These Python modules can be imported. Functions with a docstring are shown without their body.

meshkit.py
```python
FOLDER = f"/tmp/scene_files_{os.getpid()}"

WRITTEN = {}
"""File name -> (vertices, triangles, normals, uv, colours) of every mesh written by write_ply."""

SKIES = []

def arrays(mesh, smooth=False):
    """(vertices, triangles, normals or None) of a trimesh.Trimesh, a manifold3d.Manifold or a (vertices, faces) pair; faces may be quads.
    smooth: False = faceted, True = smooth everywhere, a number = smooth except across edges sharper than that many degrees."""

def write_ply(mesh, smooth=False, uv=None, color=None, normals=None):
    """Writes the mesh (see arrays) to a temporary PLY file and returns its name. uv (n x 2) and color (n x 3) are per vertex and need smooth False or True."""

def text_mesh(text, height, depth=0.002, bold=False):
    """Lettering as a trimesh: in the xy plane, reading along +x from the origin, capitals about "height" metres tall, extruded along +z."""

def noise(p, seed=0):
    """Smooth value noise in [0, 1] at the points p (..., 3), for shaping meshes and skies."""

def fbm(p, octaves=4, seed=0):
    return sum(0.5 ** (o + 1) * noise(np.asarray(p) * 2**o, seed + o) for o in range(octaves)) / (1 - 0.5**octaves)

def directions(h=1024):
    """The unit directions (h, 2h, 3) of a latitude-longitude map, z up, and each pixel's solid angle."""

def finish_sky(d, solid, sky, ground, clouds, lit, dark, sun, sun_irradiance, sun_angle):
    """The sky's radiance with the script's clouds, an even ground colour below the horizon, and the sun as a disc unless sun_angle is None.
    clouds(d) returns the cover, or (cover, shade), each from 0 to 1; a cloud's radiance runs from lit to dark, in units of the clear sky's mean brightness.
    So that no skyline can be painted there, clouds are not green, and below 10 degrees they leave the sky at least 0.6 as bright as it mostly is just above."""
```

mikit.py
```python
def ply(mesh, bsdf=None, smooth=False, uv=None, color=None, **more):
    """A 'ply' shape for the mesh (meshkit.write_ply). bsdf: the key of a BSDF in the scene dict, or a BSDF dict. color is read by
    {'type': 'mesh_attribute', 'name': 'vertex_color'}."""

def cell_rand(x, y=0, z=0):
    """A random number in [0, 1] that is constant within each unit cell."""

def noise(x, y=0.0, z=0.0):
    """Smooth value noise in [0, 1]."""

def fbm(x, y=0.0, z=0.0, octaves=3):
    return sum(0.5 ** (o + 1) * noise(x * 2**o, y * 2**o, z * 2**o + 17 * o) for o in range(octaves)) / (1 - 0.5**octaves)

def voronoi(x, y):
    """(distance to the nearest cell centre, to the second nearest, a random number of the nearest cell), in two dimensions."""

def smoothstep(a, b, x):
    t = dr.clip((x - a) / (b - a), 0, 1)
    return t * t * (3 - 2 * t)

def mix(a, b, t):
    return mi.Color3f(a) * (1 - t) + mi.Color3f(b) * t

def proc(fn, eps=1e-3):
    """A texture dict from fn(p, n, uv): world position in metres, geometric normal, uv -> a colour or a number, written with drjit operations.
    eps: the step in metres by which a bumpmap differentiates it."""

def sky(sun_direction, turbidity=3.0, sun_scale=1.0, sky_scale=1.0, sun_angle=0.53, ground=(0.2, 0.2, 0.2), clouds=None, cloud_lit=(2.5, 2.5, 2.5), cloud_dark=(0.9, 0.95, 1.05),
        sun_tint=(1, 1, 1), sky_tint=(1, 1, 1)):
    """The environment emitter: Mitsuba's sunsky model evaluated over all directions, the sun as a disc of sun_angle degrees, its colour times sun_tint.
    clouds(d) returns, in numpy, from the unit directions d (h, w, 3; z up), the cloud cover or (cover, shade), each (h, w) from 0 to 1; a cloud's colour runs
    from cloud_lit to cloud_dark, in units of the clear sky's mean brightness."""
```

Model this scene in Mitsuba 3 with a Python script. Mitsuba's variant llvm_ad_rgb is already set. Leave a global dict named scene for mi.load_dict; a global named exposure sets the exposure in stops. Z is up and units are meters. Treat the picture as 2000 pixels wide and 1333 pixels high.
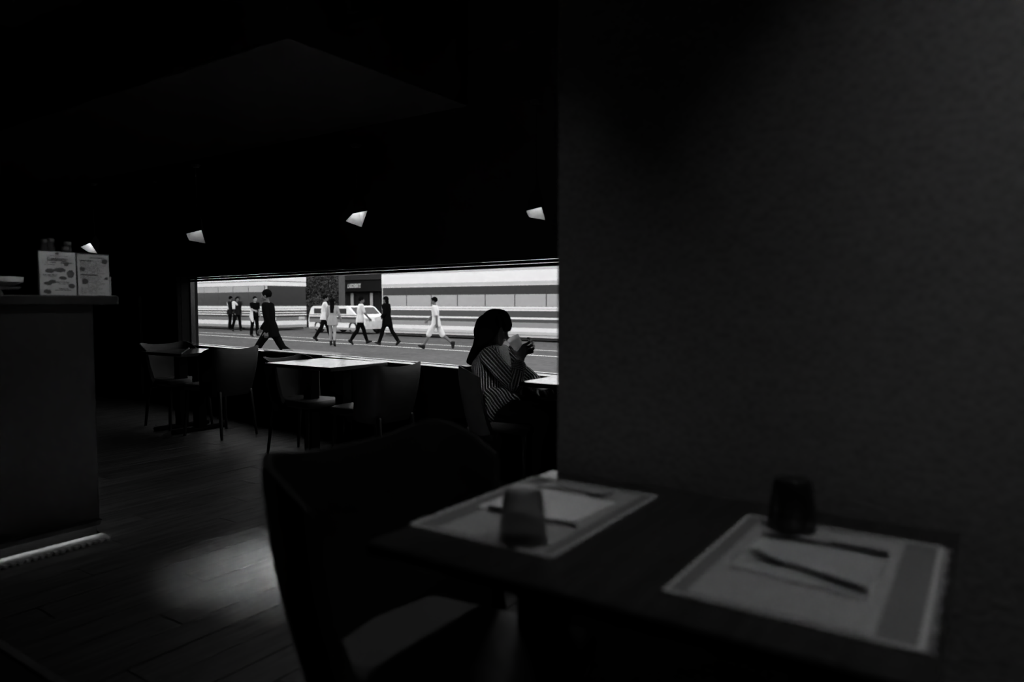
import math, random
import numpy as np, trimesh, manifold3d as m3
import drjit as dr, mitsuba as mi
import mikit, meshkit
from mikit import proc, noise, fbm, smoothstep
T4 = mi.ScalarTransform4f
random.seed(7); RNG = np.random.default_rng(11)
scene, labels = {}, {}

# ------------------------------------------------------------------ camera, daylight, exposure
exposure = 0.0
EYE = 1.21
PITCH = math.radians(3.09)
scene['camera'] = {'type': 'thinlens', 'fov': 2 * math.degrees(math.atan(1000 / 1380)), 'fov_axis': 'x', 'near_clip': 0.05, 'far_clip': 500.0,
                   'aperture_radius': 0.0070, 'focus_distance': 7.5,
                   'to_world': T4().look_at(origin=[0, 0, EYE], target=[0, math.cos(PITCH), EYE - math.sin(PITCH)], up=[0, 0, 1])}

SKY_LEVEL = 15.0
def overcast(d):
    k = meshkit.fbm(d * 2.2 + 3.0, 4, 5)
    return np.ones(d.shape[:2]), np.clip((k - 0.35) * 1.3, 0, 1)
scene['sky'] = mikit.sky([0.2, -0.5, 0.8], turbidity=6.0, sun_scale=0.0, sky_scale=SKY_LEVEL, ground=(0.12, 0.12, 0.12), clouds=overcast,
                         cloud_lit=(1.12, 1.12, 1.12), cloud_dark=(0.88, 0.88, 0.88))
DOWNLIGHT = {'table': 275.0, 'chair': 235.0, 'menu': 1150.0, 'floor': 420000.0, 'added_guest': 3200.0}      # radiance of the ceiling downlights, the last one added to light the woman
PENDANT = 6.0                                                   # radiance of the pendant bulbs
LED = 8.0                                                       # radiance of the LED strip added to light the counter ledge

# ------------------------------------------------------------------ materials
def diffuse(a): return {'type': 'twosided', 'bsdf': {'type': 'diffuse', 'reflectance': {'type': 'rgb', 'value': [a, a, a]}}}
def gray(a): return {'type': 'rgb', 'value': [a, a, a]}
def pri(a, rough=0.5, **k):
    d = {'type': 'principled', 'base_color': a if isinstance(a, dict) else gray(a), 'roughness': rough}
    d.update(k)
    return {'type': 'twosided', 'bsdf': d}
def mat(name, d): scene[name] = d; return name

def wood_grain(lo, hi, sx, sy):
    def f(p, n, uv):
        a = p.x * 0.829 - p.y * 0.559; b = p.x * 0.559 + p.y * 0.829
        g = fbm(a * sx, b * sy, 0.0, 3)
        return mikit.mix((lo,) * 3, (hi,) * 3, g)
    return f
def speckle(lo, hi, s):
    def f(p, n, uv): return mikit.mix((lo,) * 3, (hi,) * 3, noise(p.x * s, p.y * s, p.z * s))
    return f
def asphalt(p, n, uv):
    return mikit.mix((0.075,) * 3, (0.148,) * 3, 0.55 * noise(p.x * 9, p.y * 9) + 0.45 * fbm(p.x * 0.5, p.y * 0.5, 0.0, 2))
def stripes(p, n, uv):
    k = uv.x - dr.floor(uv.x)
    return mikit.mix((0.012,) * 3, (0.62,) * 3, smoothstep(0.60, 0.70, k) * (1 - smoothstep(0.92, 1.0, k)))

mat('m_wall_black', diffuse(0.012)); mat('m_ceiling', diffuse(0.035))
mat('m_plaster', {'type': 'twosided', 'bsdf': {'type': 'bumpmap', 'arbitrary': proc(lambda p, n, uv: fbm(p.x * 60, p.y * 60, p.z * 60, 2), eps=2e-3), 'scale': 0.0015,
                  'bsdf': {'type': 'diffuse', 'reflectance': proc(speckle(0.20, 0.30, 90.0))}}})
for i, k in enumerate((0.8, 1.0, 1.25)):
    mat(f'm_plank_{i}', pri(proc(wood_grain(0.012 * k, 0.060 * k, 60.0, 5.0)), 0.50, specular=0.45))
mat('m_subfloor', diffuse(0.01))
mat('m_table', pri(proc(wood_grain(0.012, 0.030, 70.0, 6.0)), 0.14, specular=0.55))
mat('m_table_leg', diffuse(0.008)); mat('m_leather', pri(0.008, 0.52, specular=0.25))
mat('m_seat', pri(0.075, 0.5, specular=0.3)); mat('m_chair_leg', pri(0.012, 0.5)); mat('m_black', pri(0.012, 0.5)); mat('m_black_gloss', pri(0.012, 0.15))
mat('m_counter', pri(0.005, 0.5, specular=0.3)); mat('m_alu', pri(0.5, 0.5, metallic=0.6)); mat('m_alu_dark', pri(0.18, 0.4, metallic=1.0))
mat('m_weave', {'type': 'twosided', 'bsdf': {'type': 'diffuse', 'reflectance': proc(lambda p, n, uv: mikit.mix((0.33,) * 3, (0.47,) * 3, noise(p.x * 420, p.y * 420)))}})
mat('m_sheer', diffuse(0.20)); mat('m_piping', diffuse(0.55)); mat('m_napkin', diffuse(0.85))
mat('m_steel_dark', pri(0.10, 0.28, metallic=1.0)); mat('m_white', pri(0.8, 0.45)); mat('m_white_cup', {'type': 'principledthin', 'base_color': gray(0.98), 'roughness': 0.55, 'spec_trans': 0.25, 'eta': 1.3, 'diff_trans': 1.6})
mat('m_glass_smoke', pri(0.45, 0.22, spec_trans=0.9, eta=1.4)['bsdf']); mat('m_glass_black', pri(0.008, 0.25))
mat('m_pane', {'type': 'thindielectric', 'int_ior': 1.5, 'ext_ior': 1.0})
mat('m_lining', diffuse(0.76)); mat('m_rug', diffuse(0.03)); mat('m_rug_edge', diffuse(0.16))
mat('m_jar', pri(0.02, 0.12)); mat('m_lid', pri(0.5, 0.3, metallic=1.0)); mat('m_china', pri(0.42, 0.3))
# street
mat('m_asphalt', {'type': 'diffuse', 'reflectance': proc(asphalt)}); mat('m_line', diffuse(0.72))
for nm, a in (('white', 0.86), ('light', 0.55), ('mid', 0.30), ('grey', 0.17), ('dark', 0.06), ('black', 0.018)):
    mat('m_paint_' + nm, pri(a, 0.4))
mat('m_tint', pri(0.022, 0.15, specular=0.3)); mat('m_film', pri(0.40, 0.25)); mat('m_tire', pri(0.02, 0.8)); mat('m_lamp_glass', pri(0.6, 0.1))
mat('m_leaf', {'type': 'twosided', 'bsdf': {'type': 'diffuse', 'reflectance': gray(0.075)}}); mat('m_bark', diffuse(0.05)); mat('m_pole', diffuse(0.10))
mat('m_facade', diffuse(0.035)); mat('m_fascia', diffuse(0.016)); mat('m_letters', diffuse(0.85)); mat('m_blind', diffuse(0.6)); mat('m_hedge', diffuse(0.05))
# people
mat('m_skin', pri(0.13, 0.6, specular=0.25)); mat('m_skin_light', pri(0.30, 0.5)); mat('m_hair', diffuse(0.004)); mat('m_eye', pri(0.3, 0.2))
mat('m_cloth_black', diffuse(0.004)); mat('m_cloth_dark', diffuse(0.012)); mat('m_cloth_white', pri(0.68, 0.9)); mat('m_cloth_grey', pri(0.30, 0.9)); mat('m_cloth_light', pri(0.60, 0.9))
mat('m_stripes', {'type': 'twosided', 'bsdf': {'type': 'diffuse', 'reflectance': proc(stripes)}}); mat('m_shoe', pri(0.006, 0.6, specular=0.2)); mat('m_shoe_white', pri(0.7, 0.5))
def page_left(p, n, uv):
    x, y = uv.x, uv.y
    ink = mi.Float(0)
    for (cx, cy, rx, ry) in ((.50, .955, .05, .025), (.28, .56, .13, .05), (.55, .58, .16, .05), (.85, .50, .10, .085), (.64, .40, .10, .04), (.22, .27, .10, .04), (.35, .31, .10, .04), (.87, .22, .09, .05), (.20, .08, .10, .05), (.74, .72, .06, .04)):
        w = 0.75 + 0.6 * noise(x * 24 + cx * 50, y * 24)
        ink = dr.maximum(ink, dr.select(dr.square((x - cx) / rx) + dr.square((y - cy) / ry) < w, 0.95, 0.0))
    for (x0, x1, yy, hh) in ((.10, .46, .745, .013), (.58, .93, .745, .013), (.10, .30, .465, .013), (.33, .48, .465, .013), (.46, .80, .30, .013), (.52, .78, .15, .009), (.40, .85, .115, .008), (.2, .8, .90, .006), (.14, .44, .70, .007), (.14, .44, .43, .006), (.5, .8, .265, .006)):
        on = (x > x0) & (x < x1) & (dr.abs(y - yy) < hh) & (noise(x * 60, yy * 90) > 0.25)
        ink = dr.maximum(ink, dr.select(on, 0.95, 0.0))
    return mikit.mix((0.62,) * 3, (0.03,) * 3, ink)
def page_right(p, n, uv):
    x, y = uv.x, uv.y
    row = y * 36; k = row - dr.floor(row); r = dr.floor(row)
    word = noise(x * 34 + r * 7.3, r * 3.1) > 0.33
    end = 0.62 + 0.30 * mikit.cell_rand(r, 3)
    start = dr.select((y > .60) & (y < .68), .24, dr.select((y > .20) & (y < .40), .30, .08))
    ink = dr.select((k > .28) & (k < .72) & word & (x > start) & (x < end) & (y > .04) & (y < .86), 0.75, 0.0)
    for (x0, x1, yy, hh) in ((.08, .45, .845, .014), (.08, .62, .50, .014), (.40, .85, .92, .010)):
        ink = dr.maximum(ink, dr.select((x > x0) & (x < x1) & (dr.abs(y - yy) < hh), 0.95, 0.0))
    for (cx, cy, rx, ry) in ((.86, .84, .09, .06), (.16, .64, .08, .05), (.22, .34, .10, .07), (.90, .42, .06, .035)):
        w = 0.75 + 0.6 * noise(x * 24 + cx * 50, y * 24)
        ink = dr.maximum(ink, dr.select(dr.square((x - cx) / rx) + dr.square((y - cy) / ry) < w, 0.95, 0.0))
    return mikit.mix((0.50,) * 3, (0.03,) * 3, ink)
mat('m_page_left', {'type': 'twosided', 'bsdf': {'type': 'diffuse', 'reflectance': proc(page_left)}})
mat('m_page_right', {'type': 'twosided', 'bsdf': {'type': 'diffuse', 'reflectance': proc(page_right)}})

# ------------------------------------------------------------------ helpers
used = {}
def numbered(name):
    k = used.get(name, 0); used[name] = k + 1
    return name if k == 0 else f'{name}_{k:03d}'
def tag(key, label=None, cat=None, group=None, kind=None):
    d = labels.setdefault(key, {})
    for a, b in (('label', label), ('category', cat), ('group', group), ('kind', kind)):
        if b: d[a] = b
    return key
def thing(name, label, cat, group=None): return tag(numbered(name), label, cat, group)
def part(parent, name, mesh, m, smooth=False, label=None, kind=None, **kw):
    key = numbered(parent + '__' + name)
    scene[key] = mikit.ply(mesh, m, smooth=smooth, **kw)
    if label or kind: tag(key, label, None, None, kind)
    return key
def whole(name, mesh, m, label, cat, group=None, smooth=False, kind=None, **kw):
    key = numbered(name); scene[key] = mikit.ply(mesh, m, smooth=smooth, **kw)
    return tag(key, label, cat, group, kind)
def struct(name, mesh, m, label, **kw): return whole(name, mesh, m, label, None, kind='structure', **kw)

def frame(ux, uy, vx, vy, o=(0, 0, 0)):
    M = np.eye(4); M[:3, 0] = ux, uy, 0; M[:3, 1] = vx, vy, 0; M[:3, 3] = o
    return M
C34, S34 = math.cos(math.radians(34)), math.sin(math.radians(34))
SN = frame(C34, -S34, S34, C34)                       # café axes: s along the tables' row, n towards the window
WN = frame(0.749, -0.6626, 0.6626, 0.749)             # window wall axes: q along the wall, m outwards
ST = frame(0.802, -0.597, 0.597, 0.802)               # street axes: e along the street, d across it
def sn(s, n, z=0.0): return (SN @ np.array([s, n, z, 1.0]))[:3]
def at(mesh, M):
    if isinstance(mesh, m3.Manifold): mesh = tm(mesh)
    mesh = mesh.copy(); mesh.apply_transform(M); return mesh
def tm(man):
    m = man.to_mesh(); return trimesh.Trimesh(m.vert_properties[:, :3], m.tri_verts, process=False)
def box(x0, x1, y0, y1, z0, z1, b=0.0):
    x0, x1 = min(x0, x1), max(x0, x1); y0, y1 = min(y0, y1), max(y0, y1); z0, z1 = min(z0, z1), max(z0, z1)
    if b <= 0:
        m = trimesh.creation.box((x1 - x0, y1 - y0, z1 - z0)); m.apply_translation(((x0 + x1) / 2, (y0 + y1) / 2, (z0 + z1) / 2)); return m
    pts = []
    for x, dx in ((x0, 1), (x1, -1)):
        for y, dy in ((y0, 1), (y1, -1)):
            for z, dz in ((z0, 1), (z1, -1)):
                pts += [(x + dx * b, y + dy * b, z), (x + dx * b, y, z + dz * b), (x, y + dy * b, z + dz * b)]
    return trimesh.convex.convex_hull(np.array(pts))
def cat(*ms): return trimesh.util.concatenate([tm(m) if isinstance(m, m3.Manifold) else m for m in ms])
def lathe(profile, n=40): return trimesh.creation.revolve(np.array(profile, float), sections=n)
def rot(axis, deg, p=(0, 0, 0)): return trimesh.transformations.rotation_matrix(math.radians(deg), axis, p)
def move(x, y, z=0): M = np.eye(4); M[:3, 3] = x, y, z; return M
def sph(c, r, seg=12):
    s = m3.Manifold.sphere(1.0, seg)
    return s.scale(tuple(r) if hasattr(r, '__len__') else (r, r, r)).translate(tuple(float(v) for v in c))
def hull(*ms): return m3.Manifold.batch_hull(list(ms))
def cap(a, ra, b, rb, seg=12): return hull(sph(a, ra, seg), sph(b, rb, seg))
def union(ms): return m3.Manifold.batch_boolean(list(ms), m3.OpType.Add)
def soft(man, length=None, it=6):
    if length: man = man.refine_to_length(length)
    m = tm(man); m.merge_vertices()
    if it: trimesh.smoothing.filter_taubin(m, lamb=0.5, nu=0.53, iterations=it)
    return m
def tube(pts, r, n=8):
    pts = np.array(pts, float); rr = np.broadcast_to(r, len(pts)); V, F = [], []
    for i, p in enumerate(pts):
        t = pts[min(i + 1, len(pts) - 1)] - pts[max(i - 1, 0)]; t /= np.linalg.norm(t)
        a = np.cross(t, [0, 0, 1] if abs(t[2]) < 0.9 else [1, 0, 0]); a /= np.linalg.norm(a); b = np.cross(t, a)
        for k in range(n): V.append(p + rr[i] * (math.cos(2 * math.pi * k / n) * a + math.sin(2 * math.pi * k / n) * b))
    for i in range(len(pts) - 1):
        for k in range(n):
            a, b, c, d = i * n + k, i * n + (k + 1) % n, (i + 1) * n + (k + 1) % n, (i + 1) * n + k
            F += [(a, b, c), (a, c, d)]
    for base, s in ((0, -1), ((len(pts) - 1) * n, 1)):
        V.append(pts[0] if base == 0 else pts[-1]); c = len(V) - 1
        for k in range(n): F.append((c, base + (k + 1) % n, base + k)[::-1] if s > 0 else (c, base + (k + 1) % n, base + k))
    m = trimesh.Trimesh(V, F, process=False); m.fix_normals(); return m
def polyslab(poly, z0, z1):
    from shapely.geometry import Polygon
    m = trimesh.creation.extrude_polygon(Polygon(poly), z1 - z0, engine='earcut'); m.apply_translation((0, 0, z0)); return m
def area(rad): return {'type': 'area', 'radiance': {'type': 'rgb', 'value': [rad] * 3}}

# ------------------------------------------------------------------ the room
CEIL = 3.05
room = [(-11.5, -2.6), (4.0, -2.6), (4.0, 3.55), (-11.5, 5.6)]
struct('floor', at(polyslab(room, -0.16, -0.022), SN), 'm_subfloor', 'dark café floor of wooden planks')
PW = 0.155
j = 0
for row in range(-15, 27):                                   # plank rows run towards the window
    s0 = -3.72 + row * PW
    n = -0.9 + (row * 0.53) % 1.35 - 1.35
    while n < 4.3:
        ln = 1.35; a, b = max(n, -0.6 if row >= 0 else 1.83), min(n + ln, 3.9 if row >= 0 else 4.3)
        if b - a > 0.08:
            dz = RNG.uniform(-0.0008, 0.0008)
            scene[numbered('floor__plank')] = mikit.ply(at(box(s0 + 0.0012, s0 + PW - 0.0012, a + 0.0012, b - 0.0012, -0.022, dz, 0.0022), SN), f'm_plank_{RNG.integers(3)}')
        n += ln
for (a, b, c, d) in ((-11.4, -6.05, -2.5, 5.4), (0.47, 3.9, -2.5, 1.5)):
    part('floor', 'far_boards', at(box(a, b, c, d, -0.022, -0.001), SN), 'm_plank_1')
struct('ceiling', at(polyslab(room, CEIL, CEIL + 0.15), SN), 'm_ceiling', 'black ceiling of the café')
part('ceiling', 'soffit', at(box(-10.5, -2.765, 2.215, 3.6, 2.45, CEIL, 0.004), SN), 'm_wall_black', label='lowered black soffit over the window tables')
struct('wall_left', at(box(-11.65, -11.5, -2.6, 5.6, -0.1, CEIL), SN), 'm_wall_black', 'black far left wall')
struct('wall_back', at(box(-11.6, 4.1, -2.75, -2.6, -0.1, CEIL), SN), 'm_wall_black', 'black wall behind the room')
struct('wall_side', at(box(4.0, 4.15, -2.6, 3.6, -0.1, CEIL), SN), 'm_wall_black', 'black side wall out of view')
struct('wall_right', at(box(-0.975, 4.0, 1.665, 1.80, 0, CEIL, 0.003), SN), 'm_plaster', 'plain grey plaster partition wall behind the set table')
# window wall: a long low slot
MW, QL, QR, ZS, ZT = 3.75, -8.64, -2.70, 0.712, 1.522
th = 0.20
struct('wall_front', cat(*[at(box(a, b, MW, MW + th, c, d), WN) for a, b, c, d in ((-14.5, QL, -0.3, CEIL), (QR, 3.5, -0.3, CEIL), (QL, QR, -0.3, ZS), (QL, QR, ZT, CEIL))]),
       'm_wall_black', 'black wall around the long low window')
struct('window_1', cat(*[at(box(a, b, MW + 0.10, MW + 0.16, c, d, 0.004), WN) for a, b, c, d in ((QL, QR, 1.465, 1.487), (QL, QR, 1.492, 1.513), (QL, QR, ZS, ZS + 0.006), (QL, QL + 0.018, ZS, 1.513))]),
       'm_black_gloss', 'long low slot window looking onto the street')
part('window_1', 'pane', at(box(QL, QR, MW + 0.145, MW + 0.146, ZS, ZT), WN), 'm_pane')
part('window_1', 'sill', at(box(QL, QR, MW - 0.03, MW + 0.10, ZS - 0.03, ZS + 0.002, 0.004), WN), 'm_black_gloss', label='narrow glossy sill')
part('window_1', 'jamb', at(box(QL - 0.09, QL - 0.002, MW - 0.05, MW - 0.002, ZS - 0.1, 1.53, 0.004), WN), 'm_table_leg')
struct('trim_1', at(box(-9.84, -9.828, MW - 0.03, MW - 0.002, 0, 1.30), WN), 'm_white', 'thin vertical edge strip left of the window, painted white for its glint')  # white colour stands in for the line of light on this edge

# ------------------------------------------------------------------ ceiling downlights (outside the frame)
def downlight(s, n, rad, deep, r, label, aim=None, fill=0.78, z0=2.80):
    k = thing('ceiling_downlight', label, 'downlight')
    d = np.array([0, 0, -1.0]) if aim is None else np.array(aim, float) - np.array([s, n, z0]); d /= np.linalg.norm(d)
    z = -d; x = np.cross([0, 1, 0], z); x /= np.linalg.norm(x); A = np.eye(4); A[:3, 0], A[:3, 1], A[:3, 2] = x, np.cross(z, x), z; A[:3, 3] = s, n, z0 - (0.0 if aim is None else 0.03)
    can = lathe([(r + 0.006, 0), (r + 0.006, -deep), (r, -deep), (r, -0.002), (0.0, -0.002)], 32)
    part(k, 'can', at(can, SN @ A), 'm_black')
    if z0 < CEIL - 0.01: part(k, 'stem', at(tube([(s, n, z0 - 0.03), (s, n, CEIL)], 0.012), SN), 'm_black')
    ring = lathe([(r, -deep), (r + 0.012, -deep), (r + 0.012, -deep - 0.006), (r, -deep - 0.006), (r, -deep)], 32)
    part(k, 'ring', at(ring, SN @ A), 'm_alu_dark')
    disc = trimesh.creation.cylinder(r * fill, 0.004, sections=24); disc.apply_translation((0, 0, -0.012))
    part(k, 'bulb', at(disc, SN @ A), 'm_white', emitter=area(rad))
downlight(0.25, 1.20, DOWNLIGHT['table'], 0.125, 0.065, 'black can downlight above the right end of the set table')
downlight(-1.06, 1.24, DOWNLIGHT['chair'], 0.20, 0.055, 'black can downlight above the left end of the set table')
downlight(-2.75, 1.70, DOWNLIGHT['menu'], 0.16, 0.045, 'black can spotlight turned towards the menu on the counter', (-3.8, 1.72, 1.36))
downlight(-2.55, 2.05, DOWNLIGHT['floor'], 0.25, 0.040, 'narrow black can spotlight turned to the floor behind the large chair', (-2.60, 2.22, 0.0), z0=CEIL)
downlight(-2.30, 2.05, DOWNLIGHT['added_guest'], 0.34, 0.028, 'unseen black can spotlight added to brighten the seated woman', (-2.64, 3.66, 0.58))  # added lamp out of view, brightens the striped blouse

# ------------------------------------------------------------------ tables
def dining_table(s0, s1, n0, n1, label):
    k = thing('dining_table', label, 'table', None)
    part(k, 'tabletop', at(box(s0, s1, n0, n1, 0.722, 0.75, 0.004), SN), 'm_table')
    nc = (n0 + n1) / 2
    for s in (s0 + 0.19, s1 - 0.19):
        part(k, 'leg', at(box(s - 0.045, s + 0.045, nc - 0.045, nc + 0.045, 0.03, 0.722, 0.006), SN), 'm_table_leg')
        part(k, 'foot', at(box(s - 0.04, s + 0.04, nc - 0.27, nc + 0.27, 0.001, 0.035, 0.008), SN), 'm_table_leg')
    return k
dining_table(-0.985, -0.035, 0.955, 1.655, 'dark wooden table set for two against the grey wall in the foreground')
dining_table(-4.60, -3.86, 3.42, 4.00, 'small table by the window with its top shining white')
dining_table(-6.68, -6.00, 3.58, 4.16, 'small dark table farthest left by the end of the window')
dining_table(-2.26, -1.56, 3.42, 3.94, 'table in front of the seated woman, its top bright at the wall edge')

# ------------------------------------------------------------------ chairs
def spline(P, n):
    P = np.array(P, float); Q = np.vstack([2 * P[0] - P[1], P, 2 * P[-1] - P[-2]]); out = []
    for t in np.linspace(0, len(P) - 1 - 1e-9, n):
        i = int(t); f = t - i; a, b, c, d = Q[i:i + 4]
        out.append(0.5 * (2 * b + (c - a) * f + (2 * a - 5 * b + 4 * c - d) * f * f + (3 * b - a - 3 * c + d) * f ** 3))
    return np.array(out)
def mirror(P): return P + [(x, -y, *r) for x, y, *r in P[::-1][1:]]
def shell(ph=56, hh=12, zk=1.0):
    """a tub: straight back with raised corners, side wings that slope down forwards"""
    top = spline(mirror([(0.04, -.258, .752), (-0.04, -.256, .792), (-0.105, -.243, .814), (-0.142, -.205, .820), (-0.158, -.11, .804), (-0.163, 0, .799)]), ph + 1)
    bot = spline(mirror([(0.10, -.205, .40), (0.05, -.20, .39), (-0.03, -.185, .38), (-0.08, -.145, .38), (-0.10, -.07, .38), (-0.105, 0, .38)]), ph + 1)
    inner, outer = [], []
    for i in range(hh + 1):
        t = i / hh; P = bot + (top - bot) * t; P[:, 2] *= zk
        P[:, 0] -= 0.015 * math.sin(math.pi * t); P[:, 1] *= 1 + 0.03 * math.sin(math.pi * t)
        T = np.gradient(P, axis=0); N = np.stack([T[:, 1], -T[:, 0]], 1); N /= np.linalg.norm(N, axis=1)[:, None]
        if N[ph // 2, 0] > 0: N = -N
        e = 0.019 * (1 - 0.45 * t) * (1 if i < hh else 0.55)
        for p, n in zip(P, N):
            outer.append((p[0] + n[0] * e, p[1] + n[1] * e, p[2])); inner.append((p[0] - n[0] * e, p[1] - n[1] * e, p[2] - (0.0 if i < hh else 0.002)))
    V = np.array(inner + outer); N = len(inner); w = ph + 1; F = []
    for i in range(hh):
        for j in range(ph):
            a, b, c, d = i * w + j, i * w + j + 1, (i + 1) * w + j + 1, (i + 1) * w + j
            F += [(a, b, c), (a, c, d), (N + a, N + c, N + b), (N + a, N + d, N + c)]
    for j in range(ph):
        for i, s in ((0, 1), (hh, -1)):
            a, b = i * w + j, i * w + j + 1
            F += [(a, N + a, b), (b, N + a, N + b)] if s > 0 else [(a, b, N + a), (b, N + b, N + a)]
    for i in range(hh):
        for j, s in ((0, 1), (ph, -1)):
            a, d = i * w + j, (i + 1) * w + j
            F += [(a, d, N + a), (d, N + d, N + a)] if s > 0 else [(a, N + a, d), (d, N + a, N + d)]
    m = trimesh.Trimesh(V, F, process=False); m.fix_normals(); return m
SHELL, SHELL_BIG = shell(), shell(zk=1.125); SHELL_BIG.apply_transform(np.diag([1, 1.14, 1.0, 1.0]))
pad = soft(hull(*[sph((x, y * (0.15 if x < 0.1 else 0.20), 0.445), (0.03, 0.03, 0.03), 12) for x in (-0.05, 0.34) for y in (-1, 1)], sph((0.37, 0.12, 0.45), 0.028), sph((0.37, -0.12, 0.45), 0.028), sph((-0.08, 0, 0.445), 0.028)), 0.05, 4)
def chair(s, n, face, label, m='m_leather', big=False, wy=1.0, wz=1.0):
    k = thing('dining_chair', label, 'chair')
    M = SN @ move(s, n) @ rot((0, 0, 1), face) @ np.diag([1, wy, wz, 1.0])
    part(k, 'backrest', at(SHELL_BIG if big else SHELL, M), m, smooth=40)
    part(k, 'seat', at(at(pad, move(0, 0, 0.03)) if big else pad, M), 'm_seat', smooth=50, label='paler grey seat pad')
    for x, y in ((-0.10, -0.16), (-0.10, 0.16), (0.32, -0.19), (0.32, 0.19)):
        o = (x - 0.05 if x < 0 else x + 0.02, y * 1.15, 0.004)
        part(k, 'leg', at(soft(cap((x, y, 0.41), 0.019, o, 0.012, 12), None, 0), M), 'm_chair_leg', smooth=50)
    return k
chair(-1.05, 1.135, 0, 'large black leather tub chair at the left end of the set table', 'm_leather', True, 1.0, 0.985)
chair(-3.62, 3.72, 178, 'dark tub chair seen from behind at the right of the white-topped table', wz=0.95)
chair(-4.62, 3.72, 2, 'dark tub chair facing the room, its rounded back rising behind the white-topped table', wy=0.85, wz=0.955)
chair(-5.72, 3.86, 182, 'dark tub chair seen from behind between the two window tables')
chair(-6.72, 3.90, 0, 'dark tub chair at the far left table, lit on its inner back')
chair(-2.62, 3.70, 4, 'dark tub chair on which the woman with the cup sits')

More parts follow.
